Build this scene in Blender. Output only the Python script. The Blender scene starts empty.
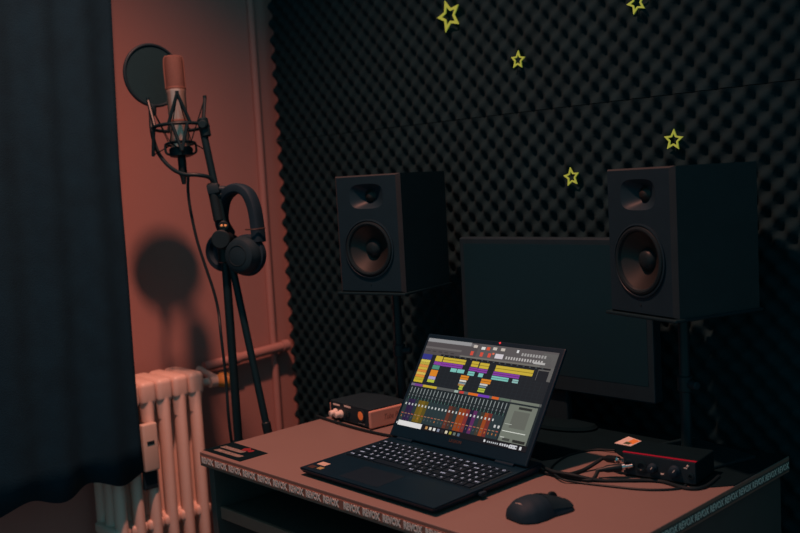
import bpy, bmesh, math, random
from mathutils import Vector as V, Matrix as M
random.seed(7)
PI = math.pi
sc = bpy.context.scene
C = sc.collection

# ------------------------------------------------------------------ camera model (used to turn photo measurements into metres)
CAM = V((0, 0, 1.297)); FPX = 941.0
RI = V((0.69160432, 0.72013339, -0.05560008)); UP = V((-0.02555167, 0.10132475, 0.99452522)); FW = V((-0.72182448, 0.68639726, -0.08847725))
def ray(px, py): return FW * FPX + RI * (px - 400) - UP * (py - 266.5)
def P(px, py, d): return CAM + ray(px, py) * (d / FPX)
def onz(px, py, z=0.75):
    r = ray(px, py); return CAM + r * ((z - CAM.z) / r.z)
def ony(px, py, y):
    r = ray(px, py); return CAM + r * (y / r.y)
def onx(px, py, x):
    r = ray(px, py); return CAM + r * (x / r.x)

# ------------------------------------------------------------------ materials
def lin(c): return tuple(((v / 255.0) / 12.92 if v / 255.0 <= 0.04045 else ((v / 255.0 + 0.055) / 1.055) ** 2.4) for v in c)
MATS = {}
def mat(name, col, rough=0.5, metal=0.0, var=0.12, scale=30.0, bump=0.0, bscale=200.0, emit=None, estr=0.0, spec=0.5, coat=0.0):
    if name in MATS: return MATS[name]
    m = bpy.data.materials.new(name); m.use_nodes = True
    nt = m.node_tree; b = nt.nodes['Principled BSDF']
    tc = nt.nodes.new('ShaderNodeTexCoord')
    n = nt.nodes.new('ShaderNodeTexNoise'); n.inputs['Scale'].default_value = scale; n.inputs['Detail'].default_value = 4
    nt.links.new(tc.outputs['Object'], n.inputs['Vector'])
    mx = nt.nodes.new('ShaderNodeMix'); mx.data_type = 'RGBA'
    mx.inputs[6].default_value = (*[max(0, c * (1 - var)) for c in col], 1)
    mx.inputs[7].default_value = (*[min(1, c * (1 + var)) for c in col], 1)
    nt.links.new(n.outputs['Fac'], mx.inputs[0]); nt.links.new(mx.outputs[2], b.inputs['Base Color'])
    b.inputs['Roughness'].default_value = rough; b.inputs['Metallic'].default_value = metal
    b.inputs['Specular IOR Level'].default_value = spec
    b.inputs['Coat Weight'].default_value = coat
    if bump:
        n2 = nt.nodes.new('ShaderNodeTexNoise'); n2.inputs['Scale'].default_value = bscale
        nt.links.new(tc.outputs['Object'], n2.inputs['Vector'])
        bp = nt.nodes.new('ShaderNodeBump'); bp.inputs['Strength'].default_value = bump; bp.inputs['Distance'].default_value = 0.002
        nt.links.new(n2.outputs['Fac'], bp.inputs['Height']); nt.links.new(bp.outputs['Normal'], b.inputs['Normal'])
    if emit:
        b.inputs['Emission Color'].default_value = (*emit, 1); b.inputs['Emission Strength'].default_value = estr
    MATS[name] = m; return m

m_wall = mat('painted plaster', (0.46, 0.245, 0.225), 0.75, var=0.05, scale=4, bump=0.15, bscale=60)
m_floor = mat('dark floorboards', (0.11, 0.09, 0.085), 0.5, scale=8)
m_foam = mat('charcoal acoustic foam', (0.003, 0.0215, 0.029), 0.95, var=0.25, scale=14, bump=0.3, bscale=400, spec=0.25)
m_curtain = mat('black curtain cloth', (0.005, 0.03, 0.05), 0.9, var=0.3, scale=20, bump=0.3, bscale=300, spec=0.2)
m_rad = mat('cream radiator enamel', (0.80, 0.60, 0.52), 0.42, var=0.06, scale=12, bump=0.1, bscale=80)
m_radend = mat('cream plastic', (0.68, 0.54, 0.46), 0.4, var=0.04)
m_desk = mat('pinkish laminate', (0.205, 0.155, 0.146), 0.5, var=0.04, scale=9, bump=0.05, bscale=350)
m_edge = mat('brown edge band', (0.30, 0.15, 0.12), 0.5, var=0.1)
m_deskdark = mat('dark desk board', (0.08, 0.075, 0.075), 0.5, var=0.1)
m_tape = mat('pale tape lettering', (0.92, 0.82, 0.76), 0.5, var=0.05)
m_tapebase = mat('brown tape', (0.33, 0.15, 0.115), 0.5, var=0.06)
m_black = mat('black matt plastic', (0.01, 0.028, 0.04), 0.5, var=0.2, bump=0.1, bscale=600, spec=0.25)
m_blacksoft = mat('black soft vinyl', (0.006, 0.026, 0.044), 0.7, var=0.2, spec=0.25)
m_cab = mat('black vinyl cabinet', (0.026, 0.034, 0.04), 0.6, var=0.2, bump=0.15, bscale=500, spec=0.25)
m_baffle = mat('black baffle plastic', (0.008, 0.026, 0.04), 0.45, var=0.15, spec=0.25)
m_cone = mat('woven black cone', (0.011, 0.013, 0.014), 0.45, var=0.3, scale=400)
m_rubber = mat('black rubber', (0.009, 0.02, 0.026), 0.4, var=0.2, spec=0.25)
m_steel = mat('black painted steel', (0.006, 0.022, 0.03), 0.4, var=0.2, spec=0.25)
m_laptop = mat('dark laptop shell', (0.001, 0.018, 0.036), 0.42, var=0.15, spec=0.25)
m_key = mat('black keycap', (0.003, 0.017, 0.032), 0.5, var=0.1, spec=0.25)
m_legend = mat('lit key legend', (0.20, 0.22, 0.26), 0.5, var=0.02, emit=(0.66, 0.74, 0.95), estr=0.42)
m_mic = mat('satin nickel', (0.95, 0.66, 0.55), 0.32, 0.72, var=0.06, scale=60)
m_gframe = mat('bronzed metal', (0.2, 0.1, 0.08), 0.4, 0.2, var=0.1)
m_brass = mat('warm metal', (0.95, 0.55, 0.22), 0.3, 0.1, var=0.05, emit=(0.9, 0.4, 0.12), estr=0.0)
m_copper = mat('copper painted metal', (0.66, 0.36, 0.29), 0.4, 0.1, var=0.06)
m_white = mat('ivory plastic', (0.80, 0.72, 0.66), 0.4, var=0.04)
m_chrome = mat('bright metal', (0.8, 0.8, 0.8), 0.2, 1.0, var=0.03)
m_red = mat('red anodised metal', (0.42, 0.012, 0.05), 0.35, 0.2, var=0.08)
m_cable = mat('black cable', (0.006, 0.018, 0.024), 0.5, var=0.15, spec=0.25)
m_star = mat('luminous green plastic', (0.36, 0.50, 0.10), 0.5, var=0.05, emit=(0.34, 0.44, 0.05), estr=0.36)
m_vu = mat('lit amber meter', (0.6, 0.2, 0.06), 0.4, var=0.1, emit=(0.9, 0.16, 0.04), estr=0.2)
m_dimgrey = mat('dull bronze lettering', (0.055, 0.035, 0.032), 0.4, var=0.1)
m_orange = mat('orange plastic', (0.85, 0.33, 0.08), 0.45, var=0.08)
m_green = mat('green print', (0.08, 0.13, 0.07), 0.5, var=0.1)
m_led = mat('red indicator', (0.6, 0.02, 0.02), 0.4, emit=(1.0, 0.06, 0.08), estr=0.7)
m_redprint = mat('dark red print', (0.22, 0.02, 0.03), 0.5)
m_greyprint = mat('grey print', (0.42, 0.36, 0.33), 0.5)
m_glass = mat('dark monitor panel', (0.007, 0.032, 0.046), 0.35, var=0.05, spec=0.25)
m_mesh = mat('black nylon mesh', (0.009, 0.042, 0.055), 0.9, var=0.2, scale=300, bump=0.3, bscale=900, spec=0.25)
m_stick = mat('pale sticker', (0.52, 0.45, 0.38), 0.5, var=0.1)
m_stick2 = mat('green-gold sticker', (0.33, 0.30, 0.14), 0.5, var=0.1)
m_dullblack = mat('dull black', (0.003, 0.013, 0.018), 1.0, var=0.2, spec=0.05)

def grille_mat():
    m = mat('wire grille', (0.13, 0.065, 0.055), 0.6, 0.0, var=0.35, scale=420, bump=0.8, bscale=700); return m
m_grille = grille_mat()

# ------------------------------------------------------------------ mesh helpers
def obj(name, bm, m, parent=None, smooth=False, label=None):
    me = bpy.data.meshes.new(name)
    bmesh.ops.recalc_face_normals(bm, faces=bm.faces[:])
    bm.to_mesh(me); bm.free()
    o = bpy.data.objects.new(name, me); C.objects.link(o)
    ms = m if isinstance(m, (list, tuple)) else [m]
    for x in ms: me.materials.append(x)
    if smooth:
        for p in me.polygons: p.use_smooth = True
        try: me.set_sharp_from_angle(angle=math.radians(38))
        except Exception: pass
    if parent: o.parent = parent
    if label: o['label'] = label
    return o
def thing(name, label, cat, loc=(0, 0, 0), rotz=0.0, group=None):
    o = bpy.data.objects.new(name, None); C.objects.link(o); o.empty_display_size = 0.05
    o.location = loc; o.rotation_euler = (0, 0, rotz); o['label'] = label; o['category'] = cat
    if group: o['group'] = group
    return o
def tag(o, label, cat, group=None):
    o['label'] = label; o['category'] = cat
    if group: o['group'] = group
    return o
def struct(name, bm, m, parent=None, smooth=False):
    o = obj(name, bm, m, parent, smooth); o['kind'] = 'structure'; return o
def B(): return bmesh.new()
def xf(bm, verts, mx):
    for v in verts: v.co = mx @ v.co
def box(bm, x0, x1, y0, y1, z0, z1, bev=0.0, seg=2, mi=0, mx=None):
    t = bmesh.new()
    bmesh.ops.create_cube(t, size=1)
    for v in t.verts: v.co = V(((x0 + x1) / 2 + v.co.x * (x1 - x0), (y0 + y1) / 2 + v.co.y * (y1 - y0), (z0 + z1) / 2 + v.co.z * (z1 - z0)))
    if bev: bmesh.ops.bevel(t, geom=t.edges[:], offset=bev, segments=seg, profile=0.5, affect='EDGES')
    merge(bm, t, mx, mi)
def merge(bm, t, mx=None, mi=0, keep=False):
    if mx is not None: bmesh.ops.transform(t, matrix=mx, verts=t.verts[:])
    vm = {v: bm.verts.new(v.co) for v in t.verts}
    for f in t.faces:
        try:
            nf = bm.faces.new([vm[v] for v in f.verts]); nf.material_index = f.material_index if keep else mi
        except ValueError: pass
    t.free()
def frame(origin, z, xhint=V((1, 0, 0))):
    z = V(z).normalized(); x = V(xhint); x = (x - z * x.dot(z))
    if x.length < 1e-4: x = z.orthogonal()
    x.normalize(); y = z.cross(x)
    return M(((x.x, y.x, z.x, origin[0]), (x.y, y.y, z.y, origin[1]), (x.z, y.z, z.z, origin[2]), (0, 0, 0, 1)))
def lathe(bm, prof, n=32, mx=None, mi=0, sx=1.0, sy=1.0, cap=True):
    t = bmesh.new(); rings = []
    for r, z in prof:
        if r < 1e-6: rings.append([t.verts.new((0, 0, z))])
        else: rings.append([t.verts.new((r * sx * math.cos(2 * PI * i / n), r * sy * math.sin(2 * PI * i / n), z)) for i in range(n)])
    for a, b in zip(rings, rings[1:]):
        for i in range(n):
            j = (i + 1) % n
            if len(a) == 1 and len(b) == 1: continue
            if len(a) == 1: t.faces.new((a[0], b[i], b[j]))
            elif len(b) == 1: t.faces.new((a[i], a[j], b[0]))
            else: t.faces.new((a[i], a[j], b[j], b[i]))
    if cap:
        if len(rings[0]) > 1: t.faces.new(rings[0])
        if len(rings[-1]) > 1: t.faces.new(rings[-1])
    merge(bm, t, mx, mi)
def cyl(bm, a, b, r, n=20, mi=0, bev=0.0, r2=None):
    a = V(a); b = V(b); L = (b - a).length; r2 = r if r2 is None else r2
    pr = [(r, 0), (r2, L)] if not bev else [(r - bev, 0), (r, bev), (r2, L - bev), (r2 - bev, L)]
    lathe(bm, pr, n, frame(a, b - a), mi)
def smooth_pts(pts, sub=8):
    pts = [V(p) for p in pts]; out = []
    for i in range(len(pts) - 1):
        p0 = pts[max(i - 1, 0)]; p1 = pts[i]; p2 = pts[i + 1]; p3 = pts[min(i + 2, len(pts) - 1)]
        for s in range(sub):
            t = s / sub
            out.append(0.5 * ((2 * p1) + (p2 - p0) * t + (2 * p0 - 5 * p1 + 4 * p2 - p3) * t * t + (3 * p1 - p0 - 3 * p2 + p3) * t ** 3))
    out.append(pts[-1]); return out
def tube(bm, pts, r, n=10, sub=8, mi=0, closed=False, flat=1.0):
    if sub: pts = smooth_pts(pts, sub)
    pts = [V(p) for p in pts]; rings = []; prev = None; N = len(pts)
    for i, p in enumerate(pts):
        if closed: d = pts[(i + 1) % N] - pts[i - 1]
        else: d = pts[min(i + 1, N - 1)] - pts[max(i - 1, 0)]
        d.normalize()
        x = d.orthogonal().normalized() if prev is None else (prev - d * prev.dot(d))
        if x.length < 1e-6: x = d.orthogonal()
        x.normalize(); prev = x; y = d.cross(x)
        rings.append([bm.verts.new(p + (x * math.cos(2 * PI * k / n) + y * math.sin(2 * PI * k / n) * flat) * r) for k in range(n)])
    fs = []
    for a, b in zip(rings, rings[1:] + ([rings[0]] if closed else [])):
        for k in range(n):
            fs.append(bm.faces.new((a[k], a[(k + 1) % n], b[(k + 1) % n], b[k])))
    if not closed: fs.append(bm.faces.new(rings[0])); fs.append(bm.faces.new(rings[-1]))
    for f in fs: f.material_index = mi
def prism(bm, outline, z0, z1, mx=None, mi=0):
    t = bmesh.new()
    a = [t.verts.new((x, y, z0)) for x, y in outline]; b = [t.verts.new((x, y, z1)) for x, y in outline]
    t.faces.new(a[::-1]); t.faces.new(b)
    n = len(a)
    for i in range(n): t.faces.new((a[i], a[(i + 1) % n], b[(i + 1) % n], b[i]))
    merge(bm, t, mx, mi)
def text(bm, s, size, mx, mi=0, align='CENTER', shear=0.0, ext=0.0002, bold=0.0, sx=1.0):
    cu = bpy.data.curves.new('lettering', 'FONT'); cu.body = s; cu.size = size; cu.align_x = align; cu.align_y = 'CENTER'
    cu.extrude = ext; cu.shear = shear; cu.offset = bold; cu.resolution_u = 2
    o = bpy.data.objects.new('lettering', cu); C.objects.link(o)
    dg = bpy.context.evaluated_depsgraph_get(); dg.update()
    me = bpy.data.meshes.new_from_object(o.evaluated_get(dg))
    t = bmesh.new(); t.from_mesh(me)
    if sx != 1.0: bmesh.ops.scale(t, vec=(sx, 1, 1), verts=t.verts[:])
    merge(bm, t, mx, mi)
    bpy.data.objects.remove(o); bpy.data.curves.remove(cu); bpy.data.meshes.remove(me)
T = M.Translation
def RX(a): return M.Rotation(a, 4, 'X')
def RY(a): return M.Rotation(a, 4, 'Y')
def RZ(a): return M.Rotation(a, 4, 'Z')

# ------------------------------------------------------------------ the setting
WX, WY = -2.38, 1.775
bm = B(); box(bm, WX - 0.1, WX, -1.5, WY + 0.1, 0, 3.05); struct('wall_left', bm, m_wall)
bm = B(); box(bm, WX, 1.6, WY, WY + 0.1, 0, 3.05); struct('wall_back', bm, m_wall)
bm = B(); box(bm, WX, 1.6, -1.5, WY, -0.08, 0); struct('floor', bm, m_floor)
bm = B(); box(bm, WX, WX + 0.014, 1.36, WY, 0, 0.09, 0.003); struct('baseboard_left', bm, m_wall)
bm = B(); cyl(bm, (WX + 0.010, 1.695, 0.0), (WX + 0.010, 1.695, 3.05), 0.011, 14); struct('trim_1', bm, m_wall, smooth=True)

# ------------------------------------------------------------------ acoustic foam (two egg-crate sheets, one above the other)
def foam(FX0, z0, z1, label):
    FX1 = FX0 + 2.0; p = 0.05; base = WY - 0.0004; th = 0.022; amp = 0.0088
    n = 8; nx = int(round((FX1 - FX0) / p * n)); nz = int(round((z1 - z0) / p * n))
    bm = B(); g = []
    for j in range(nz + 1):
        row = []
        for i in range(nx + 1):
            u = i / n; w = j / n
            h = math.cos(2 * PI * u) * math.cos(2 * PI * w)
            h = math.copysign(abs(h) ** 1.0, h)
            row.append(bm.verts.new((FX0 + i * p / n, base - th - amp - amp * h, z0 + j * p / n)))
        g.append(row)
    for j in range(nz):
        for i in range(nx): bm.faces.new((g[j][i], g[j][i + 1], g[j + 1][i + 1], g[j + 1][i]))
    # sides down to the backing
    loop = [g[0][i] for i in range(nx + 1)] + [g[j][nx] for j in range(1, nz + 1)] + [g[nz][i] for i in range(nx - 1, -1, -1)] + [g[j][0] for j in range(nz - 1, 0, -1)]
    back = [bm.verts.new((v.co.x, base, v.co.z)) for v in loop]
    for i in range(len(loop)):
        j = (i + 1) % len(loop); bm.faces.new((loop[i], loop[j], back[j], back[i]))
    bm.faces.new(back)
    o = obj('acoustic_foam_panel', bm, m_foam, smooth=True)
    tag(o, label, 'acoustic panel', 'egg-crate foam sheets on the back wall')
foam(-2.340, 1.4454, 2.4454, 'upper dark egg-crate foam sheet on the back wall, above the horizontal seam')
foam(-2.340, 0.444, 1.444, 'lower dark egg-crate foam sheet on the back wall, behind the speakers and monitor')

# ------------------------------------------------------------------ glow stars on the foam
FY = WY - 0.0224 - 0.0176
def star(px, py, size, rot, label):
    c = ony(px, py, FY - 0.001)
    out = []; inn = []
    for k in range(10):
        a = rot + PI / 2 + k * PI / 5; r = size if k % 2 == 0 else size * 0.47
        out.append((r * math.cos(a), r * math.sin(a)))
        r2 = r * 0.60 if k % 2 == 0 else r * 0.66
        inn.append((r2 * math.cos(a), r2 * math.sin(a)))
    bm = B(); vs = []
    for y in (-0.0015, 0.0015):
        vs.append(([bm.verts.new((x, y, z)) for x, z in out], [bm.verts.new((x, y, z)) for x, z in inn]))
    for k in range(10):
        j = (k + 1) % 10
        for o_, i_ in vs: bm.faces.new((o_[k], o_[j], i_[j], i_[k]))
        bm.faces.new((vs[0][0][k], vs[0][0][j], vs[1][0][j], vs[1][0][k]))
        bm.faces.new((vs[0][1][k], vs[0][1][j], vs[1][1][j], vs[1][1][k]))
    o = obj('glow_star', bm, m_star); o.location = c
    tag(o, label, 'star', 'luminous stars on the foam')
star(449, 16, 0.040, 0.28, 'largest green outline star on the foam, high left of the others')
star(518, 60, 0.0215, -0.1, 'small green outline star just below and right of the largest star')
star(636.5, 3, 0.0235, 0.3, 'green outline star highest on the foam, cut by the top edge of the photo')
star(673.5, 140, 0.0225, -0.08, 'green outline star on the foam directly above the right speaker')
star(571.5, 177, 0.022, 0.12, 'lowest green outline star, left of the right speaker')

# ------------------------------------------------------------------ heating pipe and radiator
pa = onx(204, 367, WX + 0.028); pb = onx(287, 345, WX + 0.028)
bm = B(); tube(bm, [pa, pb], 0.0145, 18, 0)
for q in (0.35, 0.97):
    c = pa.lerp(pb, q); d = (pb - pa).normalized()
    cyl(bm, c - d * 0.012, c + d * 0.012, 0.0175, 18)
    cyl(bm, c, (WX, c.y, c.z), 0.009, 10)
tag(obj('heating_pipe', bm, m_wall, smooth=True), 'wall coloured heating pipe running from the radiator to the foam corner', 'pipe')

RADY1, PIT, NS = 1.327, 0.0475, 6
rad = thing('cast_iron_radiator', 'old cream column radiator against the red wall, half behind the curtain', 'radiator', (-2.25, RADY1 - PIT * NS / 2, 0))
RT = 0.825
sec = None
for s in range(NS):
    yc = (s - NS / 2 + 0.5) * PIT
    if sec is None:
        bm = B(); xs = (0.052, 0.0, -0.052)
        for x in xs: lathe(bm, [(0.013, 0.14), (0.0185, 0.17), (0.0185, RT - 0.05), (0.013, RT - 0.02)], 20, T((x, 0, 0)), 0, 1.13, 0.80)
        for z0, z1, bv in ((RT - 0.062, RT, 0.013), (0.115, 0.18, 0.017)):
            box(bm, -0.072, 0.0725, -0.0228, 0.0228, z0, z1, bv, 4)
        box(bm, -0.06, 0.062, -0.0232, 0.0232, 0.430, 0.462, 0.010, 3)
        for x in xs: lathe(bm, [(0.0185, RT - 0.105), (0.0205, RT - 0.075), (0.0245, RT - 0.050), (0.022, RT - 0.03)], 20, T((x, 0, 0)), 0, 0.86, 0.92)
        for x in (0.05, -0.05): cyl(bm, (x, 0, 0), (x, 0, 0.13), 0.014, 12)
        sec = obj('section', bm, m_rad, rad, True); sec.location = (0, yc, 0)
    else:
        c = sec.copy(); C.objects.link(c); c.parent = rad; c.location = (0, yc, 0)
for z in (0.16, RT - 0.045):
    bm = B(); cyl(bm, (0, -NS / 2 * PIT + 0.01, z), (0, NS / 2 * PIT - 0.01, z), 0.016, 16); obj('header_pipe', bm, m_rad, rad, True)
hm = onx(150, 447, -2.165)
bm = B(); hx, hy, hz = hm.x + 2.25, hm.y - (RADY1 - PIT * NS / 2), hm.z
box(bm, hx - 0.012, hx + 0.008, hy - 0.021, hy + 0.021, hz - 0.062, hz + 0.062, 0.005, 3)
hmo = obj('heat_meter', bm, m_radend, rad, True, 'pale plastic heat meter clipped to the radiator front')
bm = B(); box(bm, hx + 0.0075, hx + 0.0092, hy - 0.011, hy + 0.009, hz + 0.008, hz + 0.017)
obj('display_window', bm, m_black, hmo)
bm = B(); box(bm, hx - 0.020, hx - 0.006, hy - 0.019, hy + 0.019, hz - 0.112, hz - 0.063, 0.003)
obj('meter_shade_block', bm, m_black, rad)  # added dark block standing in for the shadow below the heat meter
vk = onx(218.5, 380, -2.225)
vloc = V((vk.x + 2.25, vk.y - (RADY1 - PIT * NS / 2), vk.z))
bm = B(); cyl(bm, (0, NS / 2 * PIT - 0.01, RT - 0.045), vloc + V((0, -0.01, 0)), 0.012, 14); cyl(bm, vloc + V((0, -0.03, 0)), vloc, 0.016, 14)
cyl(bm, vloc, vloc + V((-0.10, 0.0, 0.02)), 0.010, 12)
valve = obj('valve', bm, m_rad, rad, True)
bm = B(); lathe(bm, [(0.012, -0.018), (0.021, -0.012), (0.021, 0.014), (0.015, 0.024), (0, 0.026)], 20, frame(vloc + V((0.012, 0.012, 0)), (0.8, 0.35, 0.0)))
obj('valve_knob', bm, m_orange, valve, True, 'orange valve knob')

# ------------------------------------------------------------------ curtain
ct = thing('curtain', 'long black curtain hanging at the left over the radiator end', 'curtain', (-2.08, 0.5, 0.56))
bm = B(); CY0, CY1 = -0.35, 1.117
nyy, nzz = 150, 24; g = []
for j in range(nzz + 1):
    z = 0.60 + (2.47 - 0.60) * j / nzz; row = []
    for i in range(nyy + 1):
        s = i / nyy
        top = max(0, (z - 1.35)) / 1.1
        y = CY0 + (CY1 + top * 0.035 - CY0) * s
        if z < 1.1: y -= 0.004 * math.sin((1.1 - z) * 5) * s
        ph = s * 2 * PI * 13
        a = 0.022 * (0.7 + 0.3 * math.sin(s * 23))
        x = -2.152 + 0.45 * a * math.sin(ph + 0.5 * math.sin(z * 2 + s * 9)) + 0.004 * math.sin(s * 40 + z * 1.5)
        row.append(bm.verts.new((x + 2.08, y - 0.5, z - 0.56 + (0.012 * math.sin(ph * 0.7) if j == 0 else 0))))
    g.append(row)
for j in range(nzz):
    for i in range(nyy): bm.faces.new((g[j][i], g[j][i + 1], g[j + 1][i + 1], g[j + 1][i]))
cl = obj('cloth', bm, m_curtain, ct, True)
md = cl.modifiers.new('thickness', 'SOLIDIFY'); md.thickness = 0.004; md.offset = 0
bm = B(); cyl(bm, (0, CY0 - 0.5 - 0.05, 1.925), (0, CY1 - 0.5 + 0.05, 1.925), 0.012, 14)
for y in (CY0 - 0.5 + 0.02, 0, CY1 - 0.5): cyl(bm, (0, y, 1.925), (-0.30, y, 1.925), 0.008, 10)
obj('curtain_rod', bm, m_steel, ct, True)

# ------------------------------------------------------------------ desk
DX0, DX1, DY0, DY1, DZ = -1.735, -0.755, 1.030, 1.690, 0.75
dk = thing('desk', 'pinkish laminate desk with a lettered edge, carrying the laptop and speakers', 'desk', ((DX0 + DX1) / 2, (DY0 + DY1) / 2, 0))
hx_, hy_ = (DX1 - DX0) / 2, (DY1 - DY0) / 2
bm = B(); box(bm, -hx_, hx_, -hy_, hy_, DZ - 0.030, DZ, 0.0015)
bm.faces.ensure_lookup_table()
for f in bm.faces: f.material_index = 0 if f.normal.z > 0.5 else 1
bmesh.ops.recalc_face_normals(bm, faces=bm.faces[:])
for f in bm.faces: f.material_index = 0 if f.calc_center_median().z > DZ - 0.0012 else (1 if f.calc_center_median().z > DZ - 0.029 else 2)
obj('tabletop', bm, [m_desk, m_edge, m_deskdark], dk)
bm = B(); box(bm, -hx_ + 0.002, hx_ - 0.002, -hy_ - 0.0008, -hy_ + 0.0005, DZ - 0.0250, DZ - 0.0075)
tf = obj('edge_tape', bm, m_tapebase, dk)
bm = B(); n = 19; st = (2 * hx_ - 0.01) / n
for k in range(n):
    x = -hx_ + 0.007 + (k + 0.5) * st + (0.006 if k > 8 else 0)
    text(bm, 'REVOX', 0.0175, T((x - 0.003, -hy_ - 0.001, DZ - 0.0163)) @ RX(PI / 2), bold=0.0009, sx=0.76)
obj('tape_lettering', bm, m_tape, tf)
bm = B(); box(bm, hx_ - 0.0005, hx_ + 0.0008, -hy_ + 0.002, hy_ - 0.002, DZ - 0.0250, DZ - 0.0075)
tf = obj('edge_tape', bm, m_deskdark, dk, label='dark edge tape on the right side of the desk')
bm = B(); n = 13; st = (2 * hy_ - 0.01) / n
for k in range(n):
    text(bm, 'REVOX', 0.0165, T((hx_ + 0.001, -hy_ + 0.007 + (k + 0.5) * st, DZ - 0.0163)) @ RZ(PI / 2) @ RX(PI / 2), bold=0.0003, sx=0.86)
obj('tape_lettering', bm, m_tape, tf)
for s in (-1, 1):
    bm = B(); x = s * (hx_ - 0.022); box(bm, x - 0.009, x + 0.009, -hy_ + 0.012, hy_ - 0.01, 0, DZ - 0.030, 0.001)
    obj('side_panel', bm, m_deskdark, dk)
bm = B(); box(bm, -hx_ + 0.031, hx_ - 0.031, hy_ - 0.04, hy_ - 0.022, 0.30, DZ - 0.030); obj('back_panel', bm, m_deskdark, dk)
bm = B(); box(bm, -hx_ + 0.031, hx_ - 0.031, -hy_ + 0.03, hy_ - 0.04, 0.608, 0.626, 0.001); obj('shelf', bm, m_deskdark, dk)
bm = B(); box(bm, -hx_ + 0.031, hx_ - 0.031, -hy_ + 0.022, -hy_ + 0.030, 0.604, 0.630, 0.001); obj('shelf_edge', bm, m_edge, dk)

# black label at the front left corner
q = [onz(*p) for p in ((203.2, 450.2), (240, 461.8), (268, 453.5), (232.5, 442.4))]
cx = V((sum(v.x for v in q) / 4, sum(v.y for v in q) / 4, DZ))
lb = thing('desk_label', 'black printed label lying on the front left corner of the desk', 'label', cx)
ux = (q[1] - q[0]); w = max(ux.length, 0.1); h = 0.074
ang = 0.0
bm = B(); prism(bm, [(v.x - cx.x, v.y - cx.y) for v in q], 0.0, 0.0008); obj('sheet', bm, m_dullblack, lb)
bm = B()
for row, z in ((0, 0.006), (1, -0.016)):
    x = -0.058 + row * 0.008
    for k in range(9):
        ww = random.uniform(0.006, 0.0105); hh = 0.013
        sh = 0.004
        prism(bm, [(x, z - hh / 2), (x + ww * 0.35, z - hh / 2), (x + ww * 0.35 + sh, z + hh / 2), (x + sh, z + hh / 2)], 0.0008, 0.001)
        prism(bm, [(x + ww * 0.3, z + (hh / 2 - 0.004) * random.choice((-1, 1, 1))), (x + ww * 0.8, z - 0.001), (x + ww * 0.8, z + 0.003), (x + ww * 0.3, z + 0.004)], 0.0008, 0.001)
        prism(bm, [(x + ww * 0.62, z - hh / 2), (x + ww * 0.9, z - hh / 2), (x + ww * 0.9 + sh, z + hh / 2), (x + ww * 0.62 + sh, z + hh / 2)], 0.0008, 0.001)
        x += ww * 1.22
obj('print', bm, m_greyprint, lb, label='two rows of grey slanted lettering')
bm = B(); lathe(bm, [(0.012, 0.0008), (0.012, 0.001)], 5, T((0.008, 0.022, 0)) @ RZ(0.4)); lathe(bm, [(0.008, 0.0008), (0.008, 0.001)], 6, T((0.026, 0.021, 0)))
obj('emblem', bm, m_redprint, lb, label='dark red emblem')

# ------------------------------------------------------------------ laptop
LX0, LX1, LY0, LY1 = -1.428, -1.059, 1.056, 1.341
lw, ld = LX1 - LX0, LY1 - LY0
lp = thing('laptop', 'open black laptop showing a music editor, in the middle of the desk', 'laptop', ((LX0 + LX1) / 2, LY0, DZ), math.radians(-1.0))
bm = B()
t = bmesh.new(); bmesh.ops.create_cube(t, size=1)
for v in t.verts:
    up = v.co.z > 0
    ins = 0.0 if up else 0.007
    zz = (0.0150 if v.co.y < 0 else 0.0215) if up else (0.004 if v.co.y < 0 else 0.003)
    v.co = V((v.co.x * 2 * (lw / 2 - ins), (ins if v.co.y < 0 else ld - ins), zz))
bmesh.ops.bevel(t, geom=t.edges[:], offset=0.0022, segments=2, affect='EDGES')
merge(bm, t)
for x in (-lw / 2 + 0.03, lw / 2 - 0.03):
    for y in (0.025, ld - 0.03): lathe(bm, [(0.008, 0), (0.008, 0.005)], 12, T((x, y, 0)))
base = obj('base', bm, m_laptop, lp)
SL = math.atan2(0.0215 - 0.0150, ld)
def deckz(y): return 0.0150 + (0.0215 - 0.0150) * y / ld
def DK(x, y, dz=0.0): return T((x, y, deckz(y) + dz)) @ RX(SL)
# stickers on the palm rest
bm = B(); box(bm, -0.012, 0.012, -0.008, 0.008, 0, 0.0004, mx=DK(-lw / 2 + 0.026, 0.042)); obj('sticker', bm, m_stick, lp, label='pale sticker on the left palm rest')
bm = B(); box(bm, -0.009, 0.009, -0.0065, 0.0065, 0, 0.0004, mx=DK(-lw / 2 + 0.020, 0.019)); obj('sticker', bm, m_dimgrey, lp, label='grey sticker nearest the palm rest edge')
bm = B(); box(bm, -0.0065, 0.0065, -0.0055, 0.0055, 0, 0.0004, mx=DK(-lw / 2 + 0.041, 0.022)); obj('sticker', bm, m_stick2, lp, label='small green and gold sticker on the palm rest')
bm = B(); box(bm, -0.053, 0.053, -0.034, 0.034, 0, 0.0003, mx=DK(-0.025, 0.048)); obj('touchpad', bm, m_key, lp)
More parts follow.
